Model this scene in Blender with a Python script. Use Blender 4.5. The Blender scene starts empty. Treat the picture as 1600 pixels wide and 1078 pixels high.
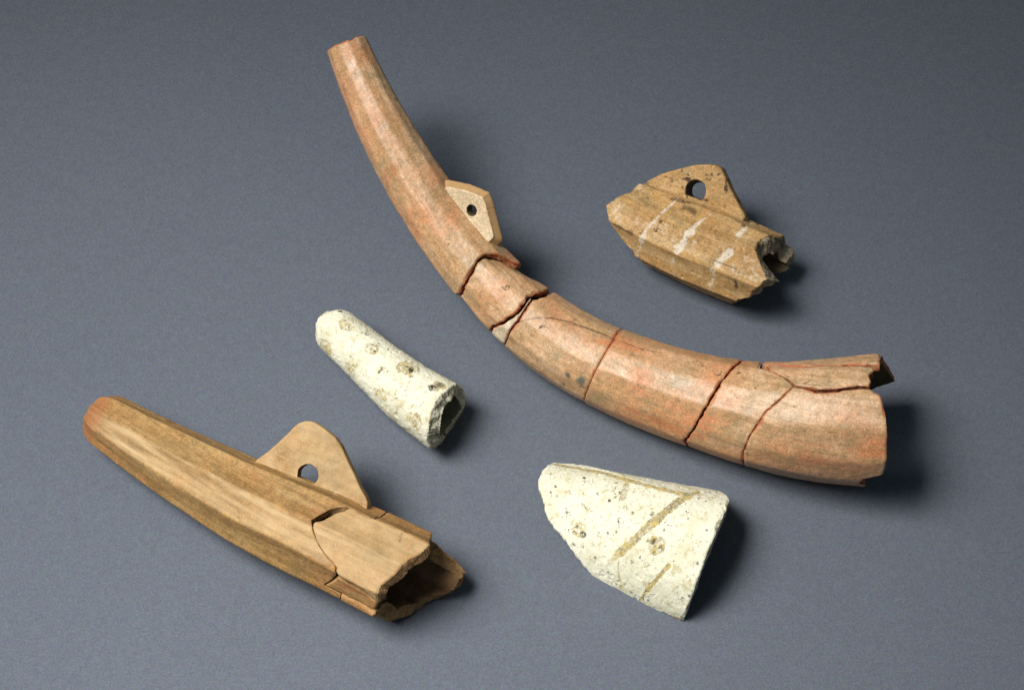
import bpy, math
import numpy as np
from mathutils import Vector, Matrix

# ------------------------------------------------------------------ camera
ELEV = math.radians(60.0)          # the camera looks down on the sheet
DIST = 1.55
PXM = 2500.0                       # 1 m on the sheet spans this many photo pixels at its centre
W, H = 1600.0, 1078.0
FPX = PXM * DIST
cam_pos = np.array([0.0, -DIST * math.cos(ELEV), DIST * math.sin(ELEV)])
cam_fwd = -cam_pos / np.linalg.norm(cam_pos)
cam_right = np.array([1.0, 0.0, 0.0])
cam_up = np.cross(cam_right, cam_fwd)
sc = bpy.context.scene
cd = bpy.data.cameras.new('camera')
cd.sensor_width = 36.0
cd.lens = FPX * 36.0 / W
cd.clip_start = 0.05
cd.clip_end = 50
cam = bpy.data.objects.new('camera', cd)
sc.collection.objects.link(cam)
cam.matrix_world = Matrix(((cam_right[0], cam_up[0], -cam_fwd[0], cam_pos[0]),
                           (cam_right[1], cam_up[1], -cam_fwd[1], cam_pos[1]),
                           (cam_right[2], cam_up[2], -cam_fwd[2], cam_pos[2]), (0, 0, 0, 1)))
sc.camera = cam

# ------------------------------------------------------------------ light
world = bpy.data.worlds.new('World')
sc.world = world
world.use_nodes = True
bg = world.node_tree.nodes['Background']
bg.inputs[0].default_value = (0.72, 0.92, 1.0, 1)
bg.inputs[1].default_value = 0.105


def area_lamp(name, loc, target, size, power, color):
    ld = bpy.data.lights.new(name, 'AREA')
    ld.shape = 'SQUARE'
    ld.size = size
    ld.energy = power
    ld.color = color
    o = bpy.data.objects.new(name, ld)
    sc.collection.objects.link(o)
    o.location = loc
    o.rotation_euler = (Vector(target) - Vector(loc)).to_track_quat('-Z', 'Y').to_euler()
    return o


lamp = area_lamp('studio_softbox', (-0.92, -0.20, 1.42), (-0.14, -0.30, 0.0), 1.00, 6.9, (1.0, 0.965, 0.90))
lamp.data.spread = math.radians(46)

sc.view_settings.view_transform = 'Standard'
sc.view_settings.look = 'None'
sc.view_settings.exposure = 0.0
sc.view_settings.gamma = 1.0
sc.view_settings.use_curve_mapping = False

col = sc.collection
D2R = math.pi / 180.0


# ------------------------------------------------------------------ numeric helpers
def _hash(ix, iy, iz, seed):
    h = (ix.astype(np.uint32) * np.uint32(374761393) + iy.astype(np.uint32) * np.uint32(668265263)
         + iz.astype(np.uint32) * np.uint32(2246822519) + np.uint32((seed * 3266489917) & 0xffffffff))
    h = (h ^ (h >> np.uint32(13))) * np.uint32(1274126177)
    h = (h ^ (h >> np.uint32(16))) * np.uint32(2654435761)
    h = h ^ (h >> np.uint32(15))
    return h.astype(np.float64) / 4294967295.0


def vnoise(p, seed=0):
    """value noise in -1..1 for points p (..., 3)"""
    p = np.asarray(p, float) + 1000.0
    i = np.floor(p).astype(np.int64)
    f = p - i
    f = f * f * (3 - 2 * f)
    r = 0
    for dx in (0, 1):
        for dy in (0, 1):
            for dz in (0, 1):
                w = ((f[..., 0] if dx else 1 - f[..., 0]) * (f[..., 1] if dy else 1 - f[..., 1])
                     * (f[..., 2] if dz else 1 - f[..., 2]))
                r = r + w * _hash(i[..., 0] + dx, i[..., 1] + dy, i[..., 2] + dz, seed)
    return r * 2 - 1


def fbm(p, seed=0, oct=4, gain=0.5):
    a, s, r = 1.0, 0.0, 0
    p = np.asarray(p, float)
    for k in range(oct):
        r = r + a * vnoise(p * (2.03 ** k), seed + 17 * k)
        s += a
        a *= gain
    return r / s


def n1(x, seed=0, oct=4, gain=0.55):
    x = np.asarray(x, float)
    return fbm(np.stack([x, np.zeros_like(x) + 0.37, np.zeros_like(x) + seed * 1.91], -1), seed, oct, gain)


def sstep(a, b, x):
    t = np.clip((x - a) / (b - a), 0, 1)
    return t * t * (3 - 2 * t)


def ray(px, py):
    d = cam_fwd + cam_right * (px - W / 2) / FPX - cam_up * (py - H / 2) / FPX
    return d / np.linalg.norm(d)


def at_z(px, py, z):
    d = ray(px, py)
    return cam_pos + d * ((z - cam_pos[2]) / d[2])


def on_plane(px, py, o, n):
    d = ray(px, py)
    return cam_pos + d * (np.dot(o - cam_pos, n) / np.dot(d, n))


def project(P):
    v = P - cam_pos
    z = v @ cam_fwd
    return np.stack([W / 2 + FPX * (v @ cam_right) / z, H / 2 - FPX * (v @ cam_up) / z], -1)


def resample(pts, n):
    pts = np.asarray(pts, float)
    if len(pts) == 1:
        return np.repeat(pts, n, 0)
    d = np.concatenate([[0], np.cumsum(np.linalg.norm(np.diff(pts, axis=0), axis=1))])
    t = np.linspace(0, d[-1], n)
    return np.stack([np.interp(t, d, pts[:, k]) for k in range(pts.shape[1])], -1)


def seg_dist(P, poly):
    """distance of points P (..., 3) to a 3D polyline"""
    poly = np.asarray(poly, float)
    best = np.full(P.shape[:-1], 1e9)
    for a, b in zip(poly[:-1], poly[1:]):
        ab = b - a
        t = np.clip(((P - a) @ ab) / max(np.dot(ab, ab), 1e-12), 0, 1)
        d = np.linalg.norm(P - (a + t[..., None] * ab), axis=-1)
        best = np.minimum(best, d)
    return best


# ------------------------------------------------------------------ tube surface
class Tube:
    """Hand-shaved ceramic tube along a bent spine. s = metres along the spine; angle 0 faces the viewer's
    side, 90 is up, 180 the far side, 270 / -90 underneath."""

    def __init__(self, pts, facets=8, phase=0.0, sharp=40.0, wander=0.02, seed=1, smooth=0.02, hollow=0.12):
        C, R = [], []
        for px, py, w, zc in pts:
            z = 0.03 if zc is None else zc
            for _ in range(6):
                p = at_z(px, py, z)
                r = 0.5 * w * np.dot(p - cam_pos, cam_fwd) / FPX
                z = r if zc is None else zc
            C.append(p)
            R.append(r)
        C, R = np.array(C), np.array(R)
        d = np.concatenate([[0], np.cumsum(np.linalg.norm(np.diff(C, axis=0), axis=1))])
        N = 900
        t = np.linspace(-0.05, d[-1] + 0.05, N)

        def ext(y):
            r = np.interp(t, d, y)
            a = (y[1] - y[0]) / (d[1] - d[0])
            b = (y[-1] - y[-2]) / (d[-1] - d[-2])
            r = np.where(t < 0, y[0] + a * t, r)
            return np.where(t > d[-1], y[-1] + b * (t - d[-1]), r)
        A = np.stack([ext(C[:, 0]), ext(C[:, 1]), ext(C[:, 2]), ext(R)], -1)
        k = max(1, int(smooth / (t[1] - t[0])))
        g = np.exp(-0.5 * (np.arange(-3 * k, 3 * k + 1) / k) ** 2)
        g /= g.sum()
        B = np.pad(A, ((3 * k, 3 * k), (0, 0)), mode='reflect', reflect_type='odd')
        A = np.stack([np.convolve(B[:, c], g, 'valid') for c in range(4)], -1)
        self.t, self.C, self.R = t, A[:, :3], A[:, 3]
        T = np.gradient(self.C, t, axis=0)
        T /= np.linalg.norm(T, axis=1)[:, None]
        F = np.cross(T, np.array([0, 0, 1.0]))
        F /= np.linalg.norm(F, axis=1)[:, None]
        self.T, self.F, self.U = T, F, np.cross(F, T)
        self.L = d[-1]
        self.nf, self.ph, self.p, self.wander, self.seed = facets, phase * D2R, sharp, wander, seed
        self.endround = None
        self.hollow = hollow
        self._grid = None

    def ip(self, arr, s):
        if arr.ndim == 1:
            return np.interp(s, self.t, arr)
        return np.stack([np.interp(s, self.t, arr[:, k]) for k in range(arr.shape[1])], -1)

    def radius(self, s, th):
        r = self.ip(self.R, s)
        if self.nf:
            acc = 0
            for k in range(self.nf):
                a = self.ph + k * 2 * math.pi / self.nf
                a = a + 0.10 * n1(s * 14.0 + 7 * k, self.seed + 40 + k, 2)
                d = 1 + self.wander * n1(s * 22.0 + 3.3 * k, self.seed + k, 3)
                dl_ = np.arctan2(np.sin(th - a), np.cos(th - a))
                fk = d * (1 / np.maximum(np.cos(dl_), 0.02) + self.hollow * dl_ ** 2)
                acc = acc + fk ** (-self.p)
            r = r * acc ** (-1.0 / self.p) * (1.0 - 0.30 * (1 - math.cos(math.pi / self.nf)))
        if self.endround:
            l, amt = self.endround
            q = np.clip(1 - s / l, 0, 1.3)
            r = r * (1 - amt * q ** 2.4)
        return r

    def ev(self, s, th, dr=0.0):
        r = self.radius(s, th) + dr
        F, U = self.ip(self.F, s), self.ip(self.U, s)
        return self.ip(self.C, s) + (np.cos(th) * r)[..., None] * F + (np.sin(th) * r)[..., None] * U

    def uv(self, px, py, back=False):
        """photo point -> (s, angle) on the near (or far) wall"""
        def sample(s, th):
            S, TH = np.meshgrid(s, th, indexing='ij')
            P = self.ev(S, TH)
            n = np.cos(TH)[..., None] * self.ip(self.F, S) + np.sin(TH)[..., None] * self.ip(self.U, S)
            return S, TH, project(P), np.sum(n * (cam_pos - P), -1) > 0

        def pick(S, TH, q, face):
            d = (q[..., 0] - px) ** 2 + (q[..., 1] - py) ** 2
            d = np.where(face != back, d, 1e12)
            i = np.unravel_index(np.argmin(d), d.shape)
            return S[i], TH[i]
        if self._grid is None:
            self._grid = sample(np.linspace(self.t[0], self.t[-1], 280), np.linspace(-90, 270, 181) * D2R)
        s0, t0 = pick(*self._grid)
        ds = (self.t[-1] - self.t[0]) / 279
        return pick(*sample(np.linspace(s0 - ds, s0 + ds, 17), np.linspace(t0 - 2 * D2R, t0 + 2 * D2R, 17)))

    def uvs(self, pts, back=False):
        return np.array([self.uv(x, y, back) for x, y in pts])

    def p3(self, pts):
        q = self.uvs(pts)
        return self.ev(q[:, 0], q[:, 1])

    def ring(self, pts, amp=0.0009, seed=3, extra=(), freq=260.0):
        """a crack running round the tube: returns s as a function of the angle"""
        q = [tuple(self.uv(*p)) for p in pts] + [(s, a * D2R) for s, a in extra]
        q = sorted(q, key=lambda c: c[1])
        a = np.array([c[1] for c in q])
        b = np.array([c[0] for c in q])
        r = float(np.mean(self.ip(self.R, b)))

        def f(th):
            th = np.asarray(th, float)
            return np.interp(th, a, b) + amp * n1(th * r * freq, seed, 4, 0.6)
        return f


# ------------------------------------------------------------------ mesh builders
def mesh_object(name, V, quads, mats, mat_idx, parent, base, attrs=None, smooth=None):
    me = bpy.data.meshes.new(name)
    V = np.asarray(V, np.float32) - np.asarray(base, np.float32)
    quads = np.asarray(quads, np.int32)
    me.vertices.add(len(V))
    me.vertices.foreach_set('co', V.ravel())
    me.loops.add(quads.size)
    me.loops.foreach_set('vertex_index', quads.ravel())
    me.polygons.add(len(quads))
    me.polygons.foreach_set('loop_start', np.arange(len(quads), dtype=np.int32) * 4)
    for m in mats:
        me.materials.append(m)
    me.polygons.foreach_set('material_index', np.asarray(mat_idx, np.int32))
    me.polygons.foreach_set('use_smooth', np.ones(len(quads), bool) if smooth is None else smooth)
    for an, (kind, data) in (attrs or {}).items():
        at = me.attributes.new(an, kind, 'POINT')
        at.data.foreach_set('vector' if kind == 'FLOAT_VECTOR' else 'color', np.asarray(data, np.float32).ravel())
    me.update()
    me.validate()
    o = bpy.data.objects.new(name, me)
    col.objects.link(o)
    if parent:
        o.parent = parent
    return o


def grid_quads(ni, nj, off=0, flip=False):
    i, j = np.meshgrid(np.arange(ni - 1), np.arange(nj - 1), indexing='ij')
    a = (i * nj + j + off).ravel()
    q = np.stack([a, a + nj, a + nj + 1, a + 1], -1)
    return q[:, ::-1] if flip else q


def shard(name, tube, S, TH, wall, mats, thing, disp=None, masks=None, chip=0.0007, seed=1, closed=False,
          rough=0.0006, lift=0.0, slant=0.0):
    """A piece of the tube wall with real thickness: outer face, inner face and rough broken edges."""
    ni, nj = S.shape
    P0 = tube.ev(S, TH)
    du = np.linalg.norm(np.diff(P0, axis=0), axis=-1)
    dv = np.linalg.norm(np.diff(P0, axis=1), axis=-1)
    cu = np.concatenate([np.zeros((1, nj)), np.cumsum(du, 0)])
    cv = np.concatenate([np.zeros((ni, 1)), np.cumsum(dv, 1)], 1)
    e = np.minimum(cu, cu[-1:] - cu)
    if not closed:
        e = np.minimum(e, np.minimum(cv, cv[:, -1:] - cv))
    nz = fbm(P0 * 320, seed + 5, 3)
    low = fbm(P0 * 70, seed + 3, 2)
    cw = 0.0007 + 0.0030 * np.clip(low, 0, 1) ** 1.2
    ch = chip * np.clip(1.15 + 1.2 * nz, 0, 2.2) * (1 - sstep(0.0, 1.0, (e + 0.0005 * nz) / cw)) * (1 + 1.6 * np.clip(low, 0, 1))
    dr = -ch + lift
    if disp is not None:
        dr = dr + disp(S, TH, P0)
    PO = tube.ev(S, TH, dr)
    wl = wall if np.isscalar(wall) else wall(S, TH)
    q = np.linspace(0, 1, ni)[:, None]
    S2 = S + slant * sstep(0.80, 1.0, q) * np.clip(np.cos(TH - 55 * D2R), 0, 1) ** 0.8      # the break slopes through the wall
    PI = tube.ev(S2, TH, lift - wl + 0.0008 * fbm(P0 * 90, seed + 9, 3))
    verts = [PO.reshape(-1, 3), PI.reshape(-1, 3)]
    n = ni * nj
    quads = [grid_quads(ni, nj, 0, True), grid_quads(ni, nj, n)]
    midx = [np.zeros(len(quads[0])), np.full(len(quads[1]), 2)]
    smooth = [np.ones(len(quads[0]), bool), np.ones(len(quads[1]), bool)]
    off = 2 * n
    sides = [(0, slice(None), 1, False), (-1, slice(None), -2, True)]
    if not closed:
        sides += [(slice(None), 0, 1, True), (slice(None), -1, -2, False)]
    K = max(6, int(np.max(wl) / 0.0008) + 2)
    for k, (a, b, inn, fl) in enumerate(sides):
        if k < 2:
            o_, i_, nb = PO[a], PI[a], P0[inn] - P0[a]
        else:
            o_, i_, nb = PO[:, b], PI[:, b], P0[:, inn] - P0[:, b]
        out = -nb / np.maximum(np.linalg.norm(nb, axis=-1, keepdims=True), 1e-9)
        m = len(o_)
        f = np.linspace(0, 1, K)[:, None, None]
        rows = o_[None] * (1 - f) + i_[None] * f
        nn = fbm(rows * 210, seed + 21 + k, 4, 0.6) * 1.6
        w = np.array([0.0, 0.55] + [1.0] * (K - 3) + [0.3])[:, None]
        rows = rows + out[None] * (nn * rough * w)[..., None]
        verts.append(rows.reshape(-1, 3))
        q = grid_quads(K, m, off, fl)
        quads.append(q)
        midx.append(np.ones(len(q)))
        smooth.append(np.ones(len(q), bool))
        off += K * m
    V = np.concatenate(verts)
    m1 = np.zeros((len(V), 4), np.float32)
    m1[:, 3] = 1
    em = 1 - sstep(0.0, 1.0, (e + 0.0012 * fbm(P0 * 150, seed + 6, 3)) / (cw + 0.0006))
    m1[:n, 0] = em.ravel()
    if masks is not None:
        a, b = masks(PO, S, TH)
        m1[:n, 1] = np.clip(a, 0, 1).ravel()
        m1[:n, 2] = np.clip(b, 0, 1).ravel()
    st = np.zeros((len(V), 3), np.float32)
    arc = TH * tube.ip(tube.R, S)
    st[:n, 0], st[:n, 1] = S.ravel(), arc.ravel()
    st[n:2 * n] = st[:n]
    st[:, 2] = seed * 0.37
    return mesh_object(name, V, np.concatenate(quads), mats, np.concatenate(midx), thing,
                       thing.location if thing else (0, 0, 0),
                       {'m1': ('FLOAT_COLOR', m1), 'st': ('FLOAT_VECTOR', st)}, np.concatenate(smooth))


STEP = 0.00075


def band(tube, cl, cr, th0, th1, gl=0.0, gr=0.0, step=STEP):
    """grid between two ring cracks over an angle range (degrees)"""
    a0, a1 = th0 * D2R, th1 * D2R
    rm = float(np.mean(tube.ip(tube.R, np.array([np.mean(cl(np.array([a0, a1]))), np.mean(cr(np.array([a0, a1])))]))))
    nj = max(6, int((a1 - a0) * rm / step))
    th = np.linspace(a0, a1, nj)
    vr = 1 + 1.3 * n1(th * 9 + gl * 5e4, 71, 3)
    L, R_ = cl(th) + gl * np.clip(vr, 0.3, 2.6), cr(th) - gr * np.clip(2 - vr, 0.3, 2.2)
    R_ = np.maximum(R_, L + 0.0004)
    ni = max(4, int(np.max(R_ - L) / step))
    u = np.linspace(0, 1, ni)[:, None]
    S = L[None] * (1 - u) + R_[None] * u
    return S, np.repeat(th[None], ni, 0)


def jag(curve, r, amp, seed, freq=260.0):
    c = np.array(curve, float)
    m = c * np.array([1.0, r])
    d = np.gradient(m, axis=0)
    d /= np.maximum(np.linalg.norm(d, axis=1)[:, None], 1e-9)
    nrm = np.stack([-d[:, 1], d[:, 0]], -1)
    L = np.concatenate([[0], np.cumsum(np.linalg.norm(np.diff(m, axis=0), axis=1))])
    env = np.minimum(1, np.minimum(L, L[-1] - L) / 0.002)
    m = m + nrm * (amp * n1(L * freq, seed, 4, 0.6) * env)[:, None]
    return m / np.array([1.0, r])


def coons(tube, left, right, bottom, top, amp=0.0008, seed=5, step=STEP, amps=None):
    """four-sided piece in (s, angle): left/right run with the angle, bottom/top along s"""
    r = float(np.mean(tube.ip(tube.R, np.array([p[0] for p in left]))))

    def ln(c):
        c = np.array(c) * np.array([1, r])
        return np.sum(np.linalg.norm(np.diff(c, axis=0), axis=1))
    ni = max(8, int(max(ln(bottom), ln(top)) / step))
    nj = max(8, int(max(ln(left), ln(right)) / step))
    sc_ = np.array([1, r])
    amps = amps or (amp,) * 4
    d0 = jag(resample(np.array(left) * sc_, nj) / sc_, r, amps[0], seed)
    d1 = jag(resample(np.array(right) * sc_, nj) / sc_, r, amps[1], seed + 1)
    c0 = jag(resample(np.array(bottom) * sc_, ni) / sc_, r, amps[2], seed + 2)
    c1 = jag(resample(np.array(top) * sc_, ni) / sc_, r, amps[3], seed + 3)
    u = np.linspace(0, 1, ni)[:, None, None]
    v = np.linspace(0, 1, nj)[None, :, None]
    X = ((1 - v) * c0[:, None] + v * c1[:, None] + (1 - u) * d0[None] + u * d1[None]
         - ((1 - u) * (1 - v) * c0[0] + u * (1 - v) * c0[-1] + (1 - u) * v * c1[0] + u * v * c1[-1]))
    return X[..., 0], X[..., 1]


def thing(name, label, cat, loc):
    o = bpy.data.objects.new(name, None)
    o.empty_display_size = 0.02
    o.location = loc
    o['label'] = label
    o['category'] = cat
    col.objects.link(o)
    return o


def lug_plate(name, O, X, Y, Nn, outline, hole_r, thick, mats, parent, back_scale=1.0, bevel=0.0012, seed=2,
              masks=None, hole_taper=1.0, step=0.0007):
    """pierced suspension lug: a plate with a drilled hole, seen from its front face (+Nn); the outline is
    given in plate coordinates round the hole centre"""
    outline = np.array(outline)
    na = 220
    ang = np.linspace(0, 2 * math.pi, na + 1)
    rad = np.zeros(na + 1)
    nx = np.roll(outline, -1, 0)
    for k, a in enumerate(ang):
        dvec = np.array([math.cos(a), math.sin(a)])
        best = 0
        for p, q in zip(outline, nx):
            e = q - p
            den = dvec[0] * e[1] - dvec[1] * e[0]
            if abs(den) < 1e-12:
                continue
            tt = (p[0] * e[1] - p[1] * e[0]) / den
            uu = (p[0] * dvec[1] - p[1] * dvec[0]) / den
            if tt > 0 and -1e-6 <= uu <= 1 + 1e-6:
                best = max(best, tt)
        rad[k] = best
    g = np.array([1, 2, 3, 2, 1.]) / 9
    rs = np.convolve(np.concatenate([rad[-3:-1], rad, rad[1:3]]), g, 'valid')
    rs[-1] = rs[0]
    rad = rs
    rad = rad + 0.0004 * np.concatenate([n1(np.arange(na) * 0.15, seed), [0]])
    rad[-1] = rad[0]
    hr = hole_r * (1 + 0.07 * np.concatenate([n1(np.arange(na) * 0.09, seed + 4), [0]]))
    hr[-1] = hr[0]
    h = thick / 2
    # profile: (blend 0 hole .. 1 outline, scale, height)
    rows = []
    m = 26
    ho = hr * hole_taper
    for k in range(5):                         # hole wall, back to front
        f = k / 4
        rows.append((ho * (1 - f) + hr * f, -h + 2 * h * f))
    rows.append((hr + bevel * 0.35, h))
    for k in range(1, m + 1):
        f = k / m
        rows.append(((hr + bevel * 0.35) * (1 - f) + (rad - bevel) * f, h))
    for k in range(1, 5):
        b = k / 4 * math.pi / 2
        rows.append((rad - bevel + bevel * math.sin(b), h - bevel + bevel * math.cos(b)))
    for k in range(1, 6):
        f = k / 5
        rows.append((rad * (1 - f) + rad * back_scale * f, h - bevel - (2 * h - 2 * bevel) * f))
    for k in range(1, 5):
        b = k / 4 * math.pi / 2
        rows.append((rad * back_scale - bevel + bevel * math.cos(b), -h + bevel - bevel * math.sin(b)))
    for k in range(1, 9):
        f = k / 8
        rows.append(((rad * back_scale - bevel) * (1 - f) + ho * f, -h))
    A = []
    for rr, z in rows:
        zz = np.full(na + 1, z) if np.isscalar(z) else z
        A.append(np.stack([rr * np.cos(ang), rr * np.sin(ang), zz], -1))
    A = np.array(A)
    P = O + A[..., :1] * X + A[..., 1:2] * Y + A[..., 2:] * Nn
    nz = fbm(P * 160, seed + 8, 4)
    P = P + Nn * (0.00045 * nz)[..., None]
    ni, nj = P.shape[:2]
    q = grid_quads(ni, nj)
    m1 = np.zeros((ni * nj, 4), np.float32)
    m1[:, 3] = 1
    if masks is not None:
        a, b = masks(P)
        m1[:, 1], m1[:, 2] = np.clip(a, 0, 1).ravel(), np.clip(b, 0, 1).ravel()
    st = np.zeros((ni * nj, 3), np.float32)
    st[:, 0], st[:, 1], st[:, 2] = A[..., 0].ravel(), A[..., 1].ravel(), seed
    mi = np.zeros(len(q), np.int32)
    mi[:4 * (nj - 1)] = 1
    return mesh_object(name, P.reshape(-1, 3), q, mats, mi, parent, parent.location,
                       {'m1': ('FLOAT_COLOR', m1), 'st': ('FLOAT_VECTOR', st)})


# ------------------------------------------------------------------ materials
class NT:
    def __init__(self, name):
        self.m = bpy.data.materials.new(name)
        self.m.use_nodes = True
        self.t = self.m.node_tree
        self.t.nodes.clear()
        self.out = self.t.nodes.new('ShaderNodeOutputMaterial')
        self.b = self.t.nodes.new('ShaderNodeBsdfPrincipled')
        self.t.links.new(self.b.outputs[0], self.out.inputs[0])
        self.obj = self.t.nodes.new('ShaderNodeTexCoord').outputs['Object']
        a = self.t.nodes.new('ShaderNodeAttribute')
        a.attribute_name = 'st'
        self.st = a.outputs['Vector']
        a = self.t.nodes.new('ShaderNodeAttribute')
        a.attribute_name = 'm1'
        s = self.t.nodes.new('ShaderNodeSeparateColor')
        self.t.links.new(a.outputs['Color'], s.inputs[0])
        self.m1 = s.outputs

    def link(self, a, sock):
        if hasattr(a, 'is_output') or isinstance(a, bpy.types.NodeSocket):
            self.t.links.new(a, sock)
        else:
            sock.default_value = a

    def map(self, v, scale, loc=(0, 0, 0)):
        n = self.t.nodes.new('ShaderNodeMapping')
        self.t.links.new(v, n.inputs[0])
        n.inputs['Scale'].default_value = scale
        n.inputs['Location'].default_value = loc
        return n.outputs[0]

    def noise(self, v, scale, detail=4, rough=0.55, dist=0.0, color=False):
        n = self.t.nodes.new('ShaderNodeTexNoise')
        self.t.links.new(v, n.inputs['Vector'])
        n.inputs['Scale'].default_value = scale
        n.inputs['Detail'].default_value = detail
        n.inputs['Roughness'].default_value = rough
        n.inputs['Distortion'].default_value = dist
        return n.outputs['Color' if color else 0]

    def voro(self, v, scale, rnd=1.0):
        n = self.t.nodes.new('ShaderNodeTexVoronoi')
        self.t.links.new(v, n.inputs['Vector'])
        n.inputs['Scale'].default_value = scale
        n.inputs['Randomness'].default_value = rnd
        return n.outputs['Distance'], n.outputs['Color']

    def ramp(self, v, lo, hi, a=0.0, b=1.0):
        n = self.t.nodes.new('ShaderNodeMapRange')
        n.interpolation_type = 'SMOOTHSTEP'
        self.link(v, n.inputs[0])
        n.inputs[1].default_value, n.inputs[2].default_value = lo, hi
        n.inputs[3].default_value, n.inputs[4].default_value = a, b
        return n.outputs[0]

    def mul(self, a, b, op='MULTIPLY'):
        n = self.t.nodes.new('ShaderNodeMath')
        n.operation = op
        self.link(a, n.inputs[0])
        self.link(b, n.inputs[1])
        return n.outputs[0]

    def mix(self, f, a, b, mode='MIX'):
        n = self.t.nodes.new('ShaderNodeMix')
        n.data_type = 'RGBA'
        n.blend_type = mode
        self.link(f, n.inputs[0])
        for v, k in ((a, 6), (b, 7)):
            if isinstance(v, tuple):
                n.inputs[k].default_value = (*v, 1)
            else:
                self.t.links.new(v, n.inputs[k])
        return n.outputs[2]

    def gray(self, v):
        n = self.t.nodes.new('ShaderNodeCombineColor')
        for k in range(3):
            self.t.links.new(v, n.inputs[k])
        return n.outputs[0]

    def bump(self, h, dist, strength=1.0, normal=None):
        n = self.t.nodes.new('ShaderNodeBump')
        n.inputs['Distance'].default_value = dist
        n.inputs['Strength'].default_value = strength
        self.t.links.new(h, n.inputs['Height'])
        if normal is not None:
            self.t.links.new(normal, n.inputs['Normal'])
        return n.outputs[0]

    def finish(self, color, rough=0.7, spec=0.3, normal=None):
        self.link(color, self.b.inputs['Base Color'])
        self.link(rough, self.b.inputs['Roughness'])
        self.b.inputs['Specular IOR Level'].default_value = spec
        if normal is not None:
            self.t.links.new(normal, self.b.inputs['Normal'])
        return self.m


def clay_outer(name, base, light, dark, stain, stain_amt, edge_col, paint_col, second_col, rough=0.55, spec=0.35,
               streak=0.6, pit_scale=190.0, pit_amt=0.93, grey=(0.2, 0.17, 0.11), grey_amt=0.3, stain_scale=16.0, paint_max=0.9, bump=0.00040):
    m = NT(name)
    stc = m.map(m.st, (20.0, 210.0, 1.0))
    st1 = m.noise(stc, 1.0, 5, 0.62, 0.9)
    st2 = m.noise(m.map(m.st, (45.0, 700.0, 1.0), (3, 7, 0)), 1.0, 4, 0.6, 0.8)
    big = m.noise(m.obj, stain_scale, 4, 0.6, 0.6)
    mid = m.noise(m.map(m.obj, (1, 1, 1), (3.1, 1.7, 0.3)), 62.0, 5, 0.7, 0.4)
    mid2 = m.noise(m.map(m.obj, (1, 1, 1), (7.1, 4.7, 2.3)), 38.0, 6, 0.7, 0.8)
    fine = m.noise(m.obj, 900.0, 3, 0.7)
    spk = m.noise(m.map(m.obj, (1, 1, 1), (9.1, 2.7, 5.3)), 430.0, 3, 0.7)
    sp3 = m.noise(m.map(m.obj, (1, 1, 1), (1.1, 6.7, 3.3)), 230.0, 4, 0.75)
    c = m.mix(m.ramp(m.mul(m.mul(st1, 0.7), m.mul(mid, 0.3), 'ADD'), 0.38, 0.62), base, light)
    c = m.mix(m.mul(m.ramp(st2, 0.54, 0.74), m.mul(m.ramp(mid2, 0.35, 0.6), streak)), c, dark)
    c = m.mix(m.mul(m.ramp(mid2, 0.48, 0.68), grey_amt), c, grey)
    sm = m.mul(m.ramp(big, 0.42, 0.64), m.ramp(m.mul(m.mul(mid, 0.35), m.mul(st1, 0.65), 'ADD'), 0.38, 0.60))
    c = m.mix(m.mul(sm, stain_amt), c, stain)
    sp2 = m.mul(m.ramp(m.mul(m.mul(spk, 0.5), m.mul(sp3, 0.5), 'ADD'), 0.53, 0.66), stain_amt * 0.42)
    c = m.mix(sp2, c, stain)
    c = m.mix(m.ramp(sp3, 0.40, 0.28, 0.0, 0.5), c, grey)
    c = m.mix(0.6, c, m.mix(1.0, c, m.gray(m.ramp(fine, 0.25, 0.75, 0.5, 1.5)), 'MULTIPLY'))
    c = m.mix(0.55, c, m.mix(1.0, c, m.gray(m.ramp(sp3, 0.3, 0.7, 0.68, 1.3)), 'MULTIPLY'))
    # small dark pits
    d, rc = m.voro(m.mix(0.007, m.obj, m.noise(m.obj, 330.0, 3, 0.7, 0.0, True), 'LINEAR_LIGHT'), pit_scale)
    rs = m.t.nodes.new('ShaderNodeSeparateColor')
    m.t.links.new(rc, rs.inputs[0])
    pit = m.mul(m.ramp(m.mul(d, m.ramp(rs.outputs[2], 0.0, 1.0, 0.8, 2.2)), 0.12, 0.26, 1.0, 0.0), m.ramp(rs.outputs[0], pit_amt, pit_amt + 0.02))
    c = m.mix(m.mul(pit, 0.85), c, (0.03, 0.022, 0.015))
    chipw = m.mul(m.ramp(d, 0.16, 0.24, 1.0, 0.0), m.ramp(rs.outputs[1], 0.972, 0.978))
    c = m.mix(m.mul(chipw, 0.7), c, (0.75, 0.62, 0.45))
    # coloured paint, second layer, fresh edges
    brk = m.mul(m.ramp(m.mul(m.mul(m.mul(spk, 0.5), m.mul(sp3, 0.5), 'ADD'), m.mul(m.m1[1], 0.42), 'ADD'), 0.70, 0.98), paint_max)
    c = m.mix(m.mul(brk, m.ramp(m.m1[1], 0.02, 0.3)), c, paint_col)
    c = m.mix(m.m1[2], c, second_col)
    eb = m.mul(m.m1[0], m.ramp(mid, 0.36, 0.58))
    c = m.mix(m.mul(eb, 0.8), c, edge_col)
    hgt = m.mul(m.mul(m.mul(st1, 0.5), m.mul(st2, 0.3), 'ADD'), m.mul(fine, 0.4), 'ADD')
    hgt = m.mul(hgt, m.mul(pit, -1.2), 'ADD')
    nrm = m.bump(hgt, bump, 0.8)
    rg = m.ramp(mid, 0.3, 0.7, rough - 0.08, rough + 0.15)
    return m.finish(c, rg, spec, nrm)


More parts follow.
